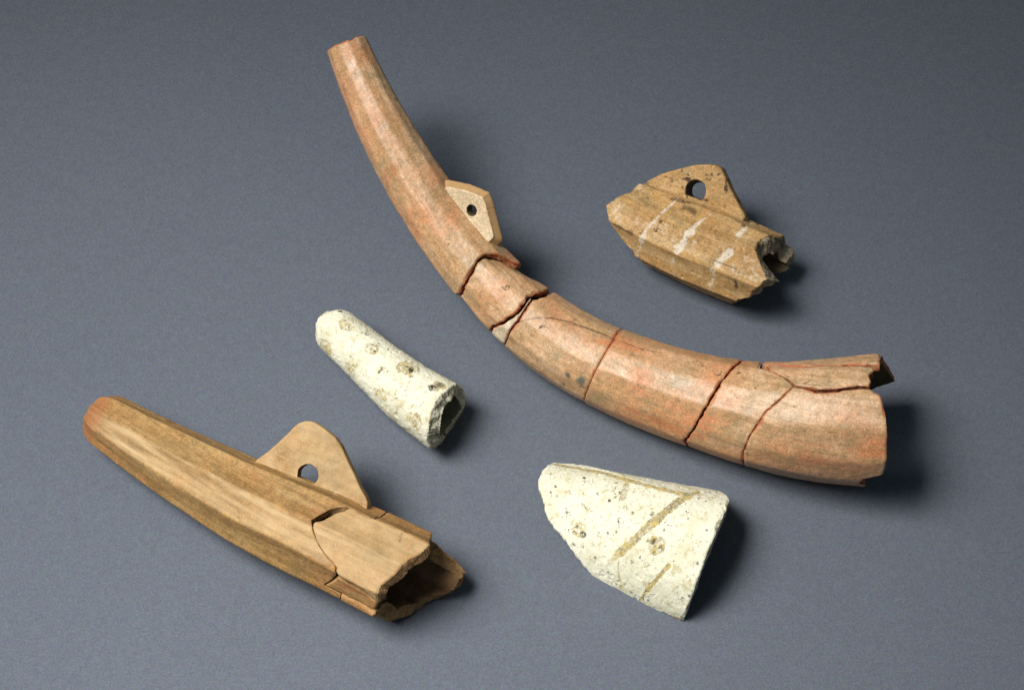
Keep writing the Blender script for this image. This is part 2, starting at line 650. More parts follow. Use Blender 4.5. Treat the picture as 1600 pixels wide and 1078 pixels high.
def broken(name, a, b, dark, scale=330.0):
    m = NT(name)
    n = m.noise(m.obj, scale, 5, 0.7, 0.5)
    n2 = m.noise(m.obj, 110.0, 4, 0.6)
    c = m.mix(m.ramp(n, 0.35, 0.65), a, b)
    c = m.mix(m.ramp(n2, 0.52, 0.72), c, dark)
    return m.finish(c, 0.9, 0.15, m.bump(n, 0.0011, 1.0))


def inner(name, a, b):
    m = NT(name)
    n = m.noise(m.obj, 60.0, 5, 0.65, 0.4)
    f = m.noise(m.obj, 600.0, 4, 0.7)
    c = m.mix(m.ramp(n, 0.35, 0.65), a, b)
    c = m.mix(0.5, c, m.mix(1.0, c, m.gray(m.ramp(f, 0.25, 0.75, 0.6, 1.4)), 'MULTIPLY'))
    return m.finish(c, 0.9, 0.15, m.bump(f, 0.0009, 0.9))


def chalky(name):
    """gritty cream-white fabric with pits and remains of brown paint"""
    m = NT(name)
    big = m.noise(m.obj, 45.0, 5, 0.65, 0.6)
    mid = m.noise(m.map(m.obj, (1, 1, 1), (4, 2, 1)), 170.0, 4, 0.7, 0.3)
    fine = m.noise(m.obj, 800.0, 4, 0.75)
    spk = m.noise(m.map(m.obj, (1, 1, 1), (2, 8, 1)), 420.0, 3, 0.75)
    c = m.mix(m.ramp(big, 0.4, 0.72), (0.74, 0.73, 0.595), (0.64, 0.62, 0.45))
    c = m.mix(m.ramp(mid, 0.52, 0.70, 0.0, 0.75), c, (0.50, 0.44, 0.24))
    c = m.mix(m.ramp(fine, 0.58, 0.74, 0.0, 0.55), c, (0.36, 0.34, 0.24))
    wv = m.mix(0.006, m.obj, m.noise(m.obj, 300.0, 3, 0.7, 0.0, True), 'LINEAR_LIGHT')
    d, rc = m.voro(wv, 250.0)
    rs = m.t.nodes.new('ShaderNodeSeparateColor')
    m.t.links.new(rc, rs.inputs[0])
    pit = m.mul(m.ramp(d, 0.06, 0.30, 1.0, 0.0), m.ramp(rs.outputs[0], 0.72, 0.95))
    c = m.mix(m.mul(pit, 0.8), c, (0.14, 0.13, 0.085))
    d2, rc2 = m.voro(m.mix(0.012, m.map(m.obj, (1, 1, 1), (3, 3, 3)), m.noise(m.obj, 260.0, 3, 0.7, 0.0, True), 'LINEAR_LIGHT'), 105.0)
    rs2 = m.t.nodes.new('ShaderNodeSeparateColor')
    m.t.links.new(rc2, rs2.inputs[0])
    pit2 = m.mul(m.ramp(m.mul(d2, m.ramp(rs2.outputs[1], 0.0, 1.0, 0.8, 1.8)), 0.08, 0.19, 1.0, 0.0), m.ramp(rs2.outputs[0], 0.78, 0.80))
    c = m.mix(m.mul(pit2, 0.85), c, (0.045, 0.05, 0.035))
    d3, rc3 = m.voro(wv, 400.0)
    rs3 = m.t.nodes.new('ShaderNodeSeparateColor')
    m.t.links.new(rc3, rs3.inputs[0])
    gr = m.mul(m.ramp(d3, 0.15, 0.45, 1.0, 0.0), m.ramp(rs3.outputs[0], 0.62, 0.8))
    c = m.mix(m.mul(gr, 0.8), c, m.mix(m.ramp(rs3.outputs[1], 0.4, 0.6), (0.22, 0.21, 0.13), (0.42, 0.34, 0.17)))
    pl3 = m.mul(m.ramp(d3, 0.2, 0.5, 1.0, 0.0), m.ramp(rs3.outputs[2], 0.75, 0.9))
    c = m.mix(m.mul(pl3, 0.6), c, (0.84, 0.82, 0.70))
    br = m.mul(m.ramp(m.m1[1], 0.03, 0.45), m.ramp(m.mul(m.mul(m.mul(spk, 0.6), m.mul(mid, 0.4), 'ADD'), m.mul(m.m1[1], 0.34), 'ADD'), 0.60, 0.86))
    pc = m.mix(m.ramp(mid, 0.42, 0.62), (0.27, 0.21, 0.09), (0.52, 0.39, 0.12))
    pc = m.mix(m.ramp(spk, 0.54, 0.68), pc, (0.11, 0.09, 0.06))
    pc = m.mix(m.ramp(fine, 0.52, 0.66), pc, (0.55, 0.50, 0.34))
    c = m.mix(m.mul(br, 0.92), c, pc)
    c = m.mix(m.mul(m.m1[2], m.ramp(spk, 0.34, 0.5)), c, (0.05, 0.045, 0.03))
    c = m.mix(m.mul(m.m1[0], m.ramp(mid, 0.50, 0.62)), c, (0.22, 0.20, 0.13))
    h = m.mul(m.mul(fine, 0.55), m.mul(mid, 0.8), 'ADD')
    h = m.mul(h, m.mul(m.mul(pit, pit2, 'ADD'), -0.8), 'ADD')
    h = m.mul(h, m.mul(m.m1[2], -0.8), 'ADD')
    return m.finish(c, 0.92, 0.12, m.bump(h, 0.0008, 0.85))


def paper():
    m = NT('blue_grey_paper')
    f = m.noise(m.obj, 900.0, 3, 0.8)
    fc = m.noise(m.map(m.obj, (1, 1, 1), (5, 1, 2)), 700.0, 2, 0.7, 0.0, True)
    g = m.noise(m.obj, 3.0, 3, 0.5)
    c = m.mix(m.ramp(g, 0.3, 0.7), (0.105, 0.122, 0.157), (0.112, 0.128, 0.162))
    c = m.mix(0.34, c, m.mix(1.0, c, m.mix(1.0, fc, (1.9, 1.9, 1.9), 'MULTIPLY'), 'MULTIPLY'))
    c = m.mix(0.5, c, m.mix(1.0, c, m.gray(m.ramp(f, 0.25, 0.75, 0.60, 1.40)), 'MULTIPLY'))
    dv, dc = m.voro(m.mix(0.004, m.obj, m.noise(m.obj, 400.0, 2, 0.6, 0.0, True), 'LINEAR_LIGHT'), 24.0)
    ds = m.t.nodes.new('ShaderNodeSeparateColor')
    m.t.links.new(dc, ds.inputs[0])
    dust = m.mul(m.ramp(dv, 0.008, 0.016, 1.0, 0.0), m.ramp(ds.outputs[0], 0.72, 0.74))
    c = m.mix(m.mul(dust, 0.75), c, m.mix(m.ramp(ds.outputs[1], 0.55, 0.6), (0.02, 0.02, 0.02), (0.34, 0.30, 0.24)))
    fib = m.noise(m.map(m.obj, (1, 1, 1), (2, 6, 0)), 240.0, 4, 0.75, 1.2)
    c = m.mix(0.4, c, m.mix(1.0, c, m.gray(m.ramp(fib, 0.3, 0.7, 0.8, 1.2)), 'MULTIPLY'))
    return m.finish(c, 0.85, 0.2, m.bump(m.mul(f, fib, 'ADD'), 0.00025, 0.6))


M_hornA = clay_outer('burnished_orange_clay', (0.455, 0.265, 0.125), (0.62, 0.41, 0.245), (0.25, 0.12, 0.045),
                     (0.53, 0.155, 0.045), 0.72, (0.42, 0.085, 0.028), (0.12, 0.05, 0.025), (0.09, 0.11, 0.10),
                     rough=0.37, spec=0.48, streak=0.7, grey=(0.32, 0.24, 0.125), grey_amt=0.8)
M_hornA_brk = broken('fresh_red_break', (0.36, 0.085, 0.032), (0.52, 0.26, 0.13), (0.14, 0.035, 0.018), 280.0)
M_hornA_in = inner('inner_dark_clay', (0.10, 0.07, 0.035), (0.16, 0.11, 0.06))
M_lugA = clay_outer('pale_worn_clay', (0.64, 0.51, 0.33), (0.74, 0.62, 0.43), (0.44, 0.31, 0.17),
                    (0.50, 0.20, 0.08), 0.4, (0.4, 0.2, 0.1), (0.4, 0.27, 0.15), (0.46, 0.26, 0.10), rough=0.6, spec=0.3,
                    streak=0.2, grey=(0.5, 0.4, 0.26), grey_amt=0.4)
M_sliver = clay_outer('pale_fill', (0.55, 0.43, 0.29), (0.68, 0.57, 0.42), (0.35, 0.24, 0.14),
                      (0.45, 0.18, 0.07), 0.5, (0.4, 0.2, 0.1), (0.12, 0.05, 0.025), (0.1, 0.08, 0.06))
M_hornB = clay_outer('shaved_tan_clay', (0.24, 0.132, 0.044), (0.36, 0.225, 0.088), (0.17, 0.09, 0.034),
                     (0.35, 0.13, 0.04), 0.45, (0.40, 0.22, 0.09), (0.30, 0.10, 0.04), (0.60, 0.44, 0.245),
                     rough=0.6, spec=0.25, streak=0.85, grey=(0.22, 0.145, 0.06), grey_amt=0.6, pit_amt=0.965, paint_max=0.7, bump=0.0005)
M_hornB_brk = broken('tan_break', (0.26, 0.14, 0.06), (0.40, 0.25, 0.12), (0.08, 0.04, 0.02))
M_hornB_in = inner('inner_brown_clay', (0.12, 0.065, 0.033), (0.24, 0.135, 0.07))
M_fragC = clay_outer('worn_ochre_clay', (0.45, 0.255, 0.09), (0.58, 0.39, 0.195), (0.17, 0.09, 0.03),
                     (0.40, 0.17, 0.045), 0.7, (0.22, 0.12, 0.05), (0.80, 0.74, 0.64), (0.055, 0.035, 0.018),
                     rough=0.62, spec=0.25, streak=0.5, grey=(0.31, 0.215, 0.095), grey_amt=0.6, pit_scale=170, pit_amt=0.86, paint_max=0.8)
M_fragC_brk = broken('grey_brown_break', (0.30, 0.21, 0.12), (0.52, 0.46, 0.35), (0.09, 0.065, 0.04), 240.0)
M_fragC_in = inner('inner_grey_clay', (0.09, 0.07, 0.045), (0.18, 0.14, 0.09))
M_white = chalky('chalky_white_clay')
M_white_brk = broken('gritty_pale_break', (0.66, 0.64, 0.50), (0.38, 0.37, 0.28), (0.07, 0.068, 0.05), 330.0)
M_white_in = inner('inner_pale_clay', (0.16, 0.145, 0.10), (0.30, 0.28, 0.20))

# ------------------------------------------------------------------ the sheet everything lies on
me = bpy.data.meshes.new('paper_sheet')
hw = 1.6
me.from_pydata([(-hw, -hw, 0), (hw, -hw, 0), (hw, hw, 0), (-hw, hw, 0)], [], [(0, 1, 2, 3)])
me.materials.append(paper())
sheet = bpy.data.objects.new('paper_sheet', me)
sheet['kind'] = 'structure'
col.objects.link(sheet)


def base_of(tube):
    c = tube.ip(tube.C, np.array([tube.L * 0.5]))[0]
    return (float(c[0]), float(c[1]), 0.0)


def const(s):
    return lambda th: np.zeros_like(np.asarray(th, float)) + s


# ================================================================== long curved horn
A = Tube([(541, 68, 64, .092), (571, 144, 75, .082), (610, 219, 86, .070), (652, 294, 94, .057), (702, 367, 102, .045),
          (760, 437, 108, .036), (815, 493, 114, .030), (877, 540, 122, .0255), (940, 573, 126, .0250),
          (1013, 602, 134, .0264), (1094, 628, 142, .0282), (1178, 648, 163, .0323), (1258, 659, 185, .0365),
          (1338, 661, 198, .0392), (1385, 660, 204, .0403)],
         facets=12, phase=12, sharp=55, wander=0.014, seed=3, hollow=0.0)
hornA = thing('curved_horn', 'long curved orange clay horn pieced together from cracked shards, with pierced triangular lug',
              'horn', base_of(A))
matsA = [M_hornA, M_hornA_brk, M_hornA_in]


def dispA(S, TH, P):
    return 0.0005 * fbm(P * 55, 11, 3) + 0.00012 * fbm(P * 400, 12, 2)


lineA = [A.p3([(808, 503), (835, 497), (862, 497), (890, 503), (915, 512), (940, 521), (962, 531)]),
         A.p3([(968, 533), (1000, 545), (1035, 553)]),
         A.p3([(655, 450), (690, 445)][:0] or [(770, 450), (800, 470), (820, 484)]),
         A.p3([(1257, 600), (1275, 592), (1295, 582), (1310, 575)]),
         A.p3([(1110, 628), (1140, 632), (1185, 640)])]
lineW = [0.0007, 0.00045, 0.0003, 0.0007, 0.00035]
blobA = A.p3([(905, 596), (888, 586), (880, 600), (740, 392)][:3])


def masksA(P, S, TH):
    a = np.zeros(S.shape)
    for l, w in zip(lineA, lineW):
        d = seg_dist(P, l)
        a = np.maximum(a, 1 - sstep(w * 0.6, w * 2.2, d))
    b = np.zeros(S.shape)
    nz = fbm(P * 300, 31, 3)
    for p, r in zip(blobA, (0.0034, 0.002, 0.0022)):
        d = np.linalg.norm(P - p, axis=-1)
        b = np.maximum(b, (1 - sstep(r * 0.4, r * 1.3, d + r * 0.9 * nz)) * 0.9)
    return a, b


WA = 0.0052
tipA = A.ring([(511, 80), (530, 68), (548, 62), (570, 55)], 0.0006, 1,
              [(0.0, -90), (0.0, -40), (0.0, 200), (0.0, 270)])
sK1 = A.uv(718, 460)[0]
K1 = A.ring([(718, 460), (726, 440), (737, 423), (748, 404), (758, 397), (775, 397), (795, 403), (814, 412)], 0.0007, 2,
            [(sK1 - .002, -90), (sK1 - .002, -20), (A.uv(814, 412)[0], 160), (sK1, 230), (sK1 - .002, 270)])
k2m = A.uv(815, 483)[0]
K2 = A.ring([(850, 456), (829, 464), (815, 483), (800, 497), (784, 508), (768, 514)], 0.0006, 4,
            [(A.uv(768, 514)[0], -90), (A.uv(850, 456)[0], 175), (k2m, 220), (A.uv(768, 514)[0], 270)])
K3 = A.ring([(853, 461), (831, 467), (818, 487), (808, 502), (798, 514), (791, 532)], 0.0006, 5,
            [(A.uv(791, 532)[0] - .001, -90), (A.uv(853, 461)[0], 175), (k2m + .002, 220), (A.uv(791, 532)[0] - .001, 270)])
K4 = A.ring([(968, 517), (958, 532), (943, 556), (930, 580), (920, 603), (913, 626)], 0.0006, 6,
            [(A.uv(913, 626)[0], -90), (A.uv(968, 517)[0], 170), (A.uv(968, 517)[0], 220), (A.uv(913, 626)[0], 270)])
K5 = A.ring([(1155, 567), (1140, 580), (1120, 606), (1100, 640), (1085, 668), (1070, 689)], 0.0007, 7,
            [(A.uv(1070, 689)[0], -90), (A.uv(1155, 567)[0], 165), (A.uv(1155, 567)[0], 220), (A.uv(1070, 689)[0], 270)])
J = A.uv(1240, 603)
low6 = A.uvs([(1161, 728), (1162, 706), (1170, 684), (1181, 666), (1192, 650), (1196, 643), (1215, 627)])
up6 = A.uvs([(1228, 591), (1215, 584), (1200, 578), (1187, 574)])
s6b, s6t = low6[0][0], up6[-1][0]


def K6(th):
    q = np.concatenate([[[s6b, -90 * D2R]], low6, [J], up6, [[s6t - .004, 200 * D2R], [s6b, 270 * D2R]]])
    q = q[np.argsort(q[:, 1])]
    th = np.asarray(th, float)
    return np.interp(th, q[:, 1], q[:, 0]) + 0.0007 * n1(th * 36 * 0.26 * 28, 8, 4, 0.6)


def seg(name, cl, cr, a0, a1, gl, gr, seed, lift=0.0, closed=None, wall=WA, chip=0.0007, disp=dispA):
    S, TH = band(A, cl, cr, a0, a1, gl, gr)
    return shard(name, A, S, TH, wall, matsA, hornA, disp, masksA, chip, seed, (a1 - a0) >= 359.9 if closed is None else closed,
                 lift=lift)


o = seg('shard', tipA, K1, -90, 270, 0, 0.0004, 21, chip=0.0009)
o['label'] = 'narrow upper length of the horn carrying the lug'


def disp_seg2(S, TH, P):
    return dispA(S, TH, P) - (0.0012 + 0.0030 * sstep(75 * D2R, 115 * D2R, TH)) * (1 - sstep(0.0, 0.024, S - K1(TH))) - 0.0005


seg('shard', K1, K2, -90, 270, 0.0010, 0.0012, 22, disp=disp_seg2)
a3 = A.uv(829, 465)[1] / D2R
matsA, keepA = [M_sliver, M_hornA_brk, M_hornA_in], matsA
o = seg('sliver', K2, K3, -60, a3, 0.0005, 0.0004, 23, lift=-0.0003, wall=0.004)
o['label'] = 'pale sliver filling the gap'
matsA = keepA
seg('shard', lambda t: np.maximum(K3(t), K2(t) + 0.0008), K4, -90, 270, 0.0007, 0.0002, 24, lift=-0.0001, chip=0.0005)
seg('shard', K4, K5, -90, 270, 0.0002, 0.0005, 25, lift=0.0002, chip=0.0005)
seg('shard', K5, K6, -90, 270, 0.0008, 0.0002, 26, lift=-0.0002, chip=0.0005)

# bell pieces
thJ = J[1]
rim_main = A.uvs([(1352, 762), (1341, 757), (1350, 748), (1379, 742), (1385, 720), (1386, 680), (1383, 645), (1377, 618), (1358, 607)])
top_main = A.uvs([(1257, 607), (1275, 612), (1290, 613), (1315, 611), (1340, 607)])
g = 0.0003
lb = np.array([[K6(a), a] for a in np.linspace(-80 * D2R, thJ - 0.02, 90)]) + np.array([g, 0])
lowrim = np.array([[rim_main[0][0], -80 * D2R]])
rm = np.concatenate([lowrim, rim_main])
rm = rm[np.argsort(rm[:, 1])]
S, TH = coons(A, lb, rm, [lb[0], rm[0]], np.concatenate([[lb[-1]], top_main, [rm[-1]]]), 0.0006, 31, amps=(0.0, .0007, 0, .0008))
shard('shard', A, S, TH, WA, matsA, hornA, dispA, masksA, 0.0005, 27)['label'] = 'largest shard of the bell'

top_up = A.uvs([(1200, 570), (1230, 572), (1270, 574), (1312, 575), (1345, 575), (1364, 576)])
rim_up = A.uvs([(1358, 604), (1361, 597), (1357, 588), (1365, 580), (1364, 576)])
bot_up = A.uvs([(1244, 602), (1257, 604), (1280, 609), (1315, 608), (1340, 604), (1358, 605)])
left_up = np.concatenate([[bot_up[0]], up6[:-1] + np.array([0.0012, 0]), [top_up[0]]])
S, TH = coons(A, left_up, rim_up, bot_up, top_up, 0.0006, 41)
shard('shard', A, S, TH, WA, matsA, hornA, dispA, masksA, 0.0007, 28, lift=0.0012 * sstep(J[0], J[0] + .02, S))

tb = top_up[:, 1].copy()
bk_bot = top_up + np.stack([np.zeros(len(top_up)), np.linspace(0.8, 4.5, len(top_up)) * D2R], -1)
sb = A.uv(1376, 560)[0]
tip_b = A.uv(1397, 590, True)
end_b = A.uv(1358, 606, True)
bk_bot = np.concatenate([bk_bot[:-1], [[A.uv(1374, 569)[0], bk_bot[-1][1]]]])
bk_rim = np.array([bk_bot[-1], [sb + .001, 150 * D2R], [sb + 0.004, 175 * D2R], tip_b])
bk_left = np.array([[s6t + .001, bk_bot[0][1]], [s6t - 0.003, 200 * D2R], [s6t - 0.001, 226 * D2R]])
bk_top = np.array([bk_left[-1], [A.uv(1280, 640)[0], 224 * D2R], [end_b[0] - .012, max(end_b[1], 214 * D2R)], end_b, tip_b])
S, TH = coons(A, bk_left, bk_rim, np.concatenate([[bk_left[0]], bk_bot[1:]]), bk_top, 0.0006, 51)
shard('shard', A, S, TH, WA, matsA, hornA, dispA, masksA, 0.0007, 29, lift=0.0002 + 0.0018 * sstep(J[0] - .01, J[0] + .05, S))['label'] = 'far side shard of the bell, dark inside'
lbk = np.array([[s6t + .002, 227 * D2R], [s6b + 0.001, 279 * D2R]])
rbk = np.array([[A.uv(1352, 762)[0] - .014, 227 * D2R], [A.uv(1352, 762)[0] - .004, 250 * D2R], [rim_main[0][0], 279 * D2R]])
S, TH = coons(A, lbk, rbk, [lbk[0], [A.uv(1300, 660)[0], 229 * D2R], rbk[0]], [lbk[-1], rbk[-1]], 0.0006, 61)
shard('shard', A, S, TH, WA, matsA, hornA, dispA, None, 0.0007, 30)

# triangular lug
sl = A.uv(735, 345)[0]
ctr = A.ip(A.C, np.array([sl]))[0]
Tl, Fl, Ul = (A.ip(v, np.array([sl]))[0] for v in (A.T, A.F, A.U))
thl = 128 * D2R
dl = math.cos(thl) * Fl + math.sin(thl) * Ul
Nl = np.cross(Tl, dl)
Nl = Nl / np.linalg.norm(Nl)
if np.dot(Nl, -cam_fwd) < 0:
    Nl = -Nl
Yl = np.cross(Nl, Tl)
front = ctr + Nl * 0.004
O = on_plane(737, 329, front, Nl)


def plate_xy(px, py):
    p = on_plane(px, py, front, Nl) - O
    return (float(p @ Tl), float(p @ Yl))


outl = [plate_xy(*p) for p in ((697, 291), (728, 297), (754, 308), (758, 318), (765, 345), (772, 371), (750, 392), (722, 375), (700, 345), (684, 312))]
lug_plate('lug', O - Nl * 0.0032, Tl, Yl, Nl, outl, 0.0037, 0.0065, [M_lugA, M_hornA_in], hornA, back_scale=1.20, bevel=0.001, seed=5, masks=lambda P: (np.zeros(P.shape[:2]), np.repeat((np.arange(P.shape[0]) > 33)[:, None], P.shape[1], 1) * 0.85))

# ================================================================== straight tan horn with rounded tip (left)
B = Tube([(148, 645, 78, .017), (225, 695, 96, None), (322, 751, 119, None), (437, 812, 138, None), (548, 858, 146, None),
          (640, 905, 150, None)], facets=9, phase=60, sharp=220, wander=0.022, seed=9, smooth=0.025, hollow=0.30)
B.endround = (0.014, 0.30)
hornB = thing('tapering_horn', 'straight tan clay horn with rounded tip, faceted sides and jagged open end', 'horn', base_of(B))
matsB = [M_hornB, M_hornB_brk, M_hornB_in]


def fillet(tube, S, TH, s0, s1, ang, hgt, wid):
    arc = np.abs(TH - ang * D2R) * tube.ip(tube.R, S)
    win = sstep(s0 - 0.006, s0 + 0.004, S) * (1 - sstep(s1 - 0.004, s1 + 0.006, S))
    return hgt * np.exp(-arc / wid) * win


def dispB(S, TH, P):
    arc = TH * 0.025
    gro = fbm(np.stack([S * 16, arc * 420, S * 0 + 2.2], -1), 77, 3)
    return 0.0005 * fbm(P * 50, 13, 3) + 0.00022 * gro + fillet(B, S, TH, lugB[0], lugB[1], 146, 0.0022, 0.004)


lugB = (B.uv(405, 722)[0], B.uv(570, 787)[0])
redB = [B.p3([(512, 868), (525, 862), (545, 855), (565, 845), (600, 832)]), B.p3([(530, 915), (545, 918), (560, 925)])]


def masksB(P, S, TH):
    nz = fbm(P * 200, 5, 3)
    a = 0.62 * (1 - sstep(0.0008, 0.0035, seg_dist(P, redB[0]) + 0.0012 * nz))
    a = np.maximum(a, 0.8 * (1 - sstep(0.0015, 0.005, seg_dist(P, redB[1]) + 0.002 * nz)))
    a = np.maximum(a, 1.0 * (1 - sstep(0.004, 0.024, S + 0.008 * nz)))
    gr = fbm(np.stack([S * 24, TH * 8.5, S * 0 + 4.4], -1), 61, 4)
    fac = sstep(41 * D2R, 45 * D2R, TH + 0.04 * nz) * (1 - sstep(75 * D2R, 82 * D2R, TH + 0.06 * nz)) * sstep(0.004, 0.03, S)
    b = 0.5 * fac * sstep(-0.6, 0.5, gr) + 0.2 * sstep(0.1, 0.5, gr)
    return a, b


def masksB2(P, S, TH):
    a, b = masksB(P, S, TH)
    return a, np.maximum(b, 0.38 + 0.3 * fbm(P * 120, 63, 3))


WB = 0.0058
endB_f = B.uvs([(590, 962), (590, 942), (594, 917), (617, 900), (627, 887), (640, 873), (660, 863), (671, 852)])
endB_b = B.uvs([(672, 840), (685, 851), (701, 867), (721, 880), (730, 893), (721, 912), (705, 926), (666, 943), (630, 966)], True)
eb = np.concatenate([endB_f, endB_b])
eb[:, 1] = np.where(eb[:, 1] > 271 * D2R, eb[:, 1] - 2 * math.pi, eb[:, 1])
eb = eb[np.argsort(eb[:, 1])]


def endB(th):
    a = np.concatenate([eb[:, 1] - 2 * math.pi, eb[:, 1], eb[:, 1] + 2 * math.pi])
    b = np.concatenate([eb[:, 0]] * 3)
    th = np.asarray(th, float)
    return np.interp(th, a, b) + 0.0010 * n1(th * 2.6, 16, 2) + 0.0014 * n1(th * 30 * .26 * 10, 14, 5, 0.65)


crk = B.uvs([(505, 914), (518, 906), (525, 897), (524, 886), (514, 874), (503, 861), (494, 845), (488, 828), (486, 812),
             (500, 803), (515, 795), (530, 791), (542, 790)])
crk = crk[np.argsort(crk[:, 1])]
t0, t1 = crk[0, 1], crk[-1, 1]


def crackB(th):
    th = np.asarray(th, float)
    return np.interp(th, crk[:, 1], crk[:, 0]) + 0.0006 * n1(th * 30 * .26 * 24, 15, 4, 0.6)


t0d, t1d = t0 / D2R, t1 / D2R
# main body up to the crack, all round; the under and far walls run on to the open end
s_cut = float(max(crk[:, 0])) + 0.004
S, TH = band(B, const(0.0), lambda th: np.where((th > t0) & (th < t1), crackB(th), np.minimum(s_cut, endB(th) - .002)), -90, 270, 0, 0)
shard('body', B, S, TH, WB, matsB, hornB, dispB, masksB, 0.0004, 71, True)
# front upper patch
edge_lo = B.uvs([(534, 903), (550, 910), (570, 922), (590, 941)])
tm = edge_lo[0][1]


def lowline(s):
    q = edge_lo[np.argsort(edge_lo[:, 0])]
    return np.interp(s, q[:, 0], q[:, 1])


ths = np.linspace(tm, t1 - 0.02, 120)
lft = np.stack([crackB(ths) + 0.0008 + 0.0044 * sstep(74 * D2R, 90 * D2R, ths) * (1 - sstep(112 * D2R, 126 * D2R, ths)) + 0.0026 * (1 - sstep(32 * D2R, 42 * D2R, ths)), ths], -1)
rgt_th = np.linspace(edge_lo[-1][1], t1 - 0.02, 100)
rgt = np.stack([endB(rgt_th), rgt_th], -1)
btm = np.concatenate([[lft[0]], edge_lo[1:-1], [rgt[0]]])
tpp = np.array([lft[-1], rgt[-1]])
S, TH = coons(B, lft, rgt, btm, tpp, 0.0005, 81, amps=(0, 0.0004, 0.0005, 0.0003))
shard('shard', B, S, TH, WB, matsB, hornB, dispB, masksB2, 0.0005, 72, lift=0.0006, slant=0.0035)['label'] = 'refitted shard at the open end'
# lower front patch
lo_t = np.linspace(t0 + 0.01, tm - 0.05, 40)
lft = np.stack([crackB(lo_t) + 0.0012, lo_t], -1)
rgt_th = np.linspace(t0 + 0.01, edge_lo[-1][1] - 0.06, 40)
rgt = np.stack([endB(rgt_th) - 0.001, rgt_th], -1)
btm = np.array([lft[0], rgt[0]])
tpp = np.concatenate([[lft[-1]], edge_lo[1:-1] - np.array([0, 0.10]), [rgt[-1]]])
S, TH = coons(B, lft, rgt, btm, tpp, 0.0005, 85)
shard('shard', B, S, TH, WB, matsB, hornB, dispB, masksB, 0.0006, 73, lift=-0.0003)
# wall that runs on underneath and along the far side
far_t = np.linspace(t1 + 0.02, t0 + 2 * math.pi - 0.02, 160)
lft = np.stack([np.zeros(160) + s_cut + 0.0006, far_t], -1)
rgt = np.stack([np.maximum(endB(far_t), s_cut + 0.003), far_t], -1)
S, TH = coons(B, lft, rgt, [lft[0], rgt[0]], [lft[-1], rgt[-1]], 0.0005, 88, amps=(0, .0004, .0004, .0004))
shard('shard', B, S, TH, lambda S, TH: 0.0060 + 0.0040 * sstep(s_cut, s_cut + .03, S), matsB, hornB, dispB, None, 0.0009, 74, rough=0.0015)['label'] = 'brown far wall reaching out at the open end'


def frame_lug(tube, px, py, ang, off):
    s_ = tube.uv(px, py)[0]
    c_ = tube.ip(tube.C, np.array([s_]))[0]
    T_, F_, U_ = (tube.ip(v, np.array([s_]))[0] for v in (tube.T, tube.F, tube.U))
    d_ = math.cos(ang * D2R) * F_ + math.sin(ang * D2R) * U_
    N_ = np.cross(T_, d_)
    N_ /= np.linalg.norm(N_)
    if np.dot(N_, -cam_fwd) < 0:
        N_ = -N_
    Y_ = np.cross(N_, T_)
    return c_ + N_ * off, T_, Y_, N_


fr, Tl, Yl, Nl = frame_lug(B, 500, 790, 150, 0.003)
O = on_plane(481, 742, fr, Nl)


def pl(px, py):
    p = on_plane(px, py, fr, Nl) - O
    return (float(p @ Tl), float(p @ Yl))


outl = [pl(*p) for p in ((398, 720), (418, 706), (440, 686), (466, 661), (477, 657), (490, 659), (506, 669), (524, 684),
                         (533, 697), (541, 715), (551, 736), (562, 760), (575, 784), (570, 815), (500, 805), (440, 785), (398, 760))]
lug_plate('lug', O - Nl * 0.0035, Tl, Yl, Nl, outl, 0.0066, 0.007, [M_hornB, M_hornB_in], hornB, bevel=0.0009, seed=6,
          masks=lambda P: (np.zeros(P.shape[:2]), 0.36 + 0.5 * fbm(P * 90, 64, 4)))

# ================================================================== ochre fragment with lug (upper right)
Cc = Tube([(962, 325, 104, None), (1030, 360, 116, None), (1100, 388, 124, None), (1180, 420, 126, None), (1215, 434, 124, None)],
          facets=9, phase=57, sharp=110, wander=0.02, seed=15, smooth=0.02, hollow=0.28)
fragC = thing('horn_fragment', 'short ochre clay horn fragment with rounded pierced lug and flaking white stripes', 'horn fragment', base_of(Cc))
matsC = [M_fragC, M_fragC_brk, M_fragC_in]


def dispC(S, TH, P):
    n = fbm(P * 330, 91, 2)
    pit = -0.0009 * sstep(0.52, 0.75, n)
    return 0.0006 * fbm(P * 60, 17, 3) + 0.0002 * fbm(P * 300, 18, 2) + pit + fillet(Cc, S, TH, lugC[0], lugC[1], 138, 0.0040, 0.005)


lugC = (Cc.uv(1020, 287)[0], Cc.uv(1160, 345)[0])
wb = [([(1060, 312), (1034, 333), (1008, 362), (1002, 378), (995, 398)], .0015, .74),
      ([(1116, 332), (1082, 357), (1060, 390), (1050, 412)], .0016, .74),
      ([(1166, 356), (1140, 391), (1116, 418), (1105, 459)], .0016, .74),
      ([(1058, 313), (1046, 322), (1034, 332)], .0011, .85), ([(1030, 338), (1018, 349), (1008, 361)], .0011, .9),
      ([(1006, 371), (1002, 378)], .0024, 1.0), ([(1001, 382), (996, 396)], .0020, .62),
      ([(1113, 334), (1098, 344)], .0009, .85), ([(1093, 347), (1082, 357)], .0013, 1.0),
      ([(1080, 362), (1072, 372), (1063, 386), (1058, 394)], .0032, 1.05),
      ([(1053, 402), (1051, 408)], .0020, .85), ([(1163, 358), (1153, 367)], .0018, .95),
      ([(1140, 392), (1131, 402), (1121, 413)], .0030, 1.0), ([(1116, 418), (1112, 424)], .0022, .8),
      ([(1114, 432), (1110, 445), (1106, 457)], .0026, .68), ([(1008, 283), (1000, 292)], .004, .6),
      ([(950, 320), (970, 322)], .003, .55)]
wb3 = [(Cc.p3(p), w, a) for p, w, a in wb]
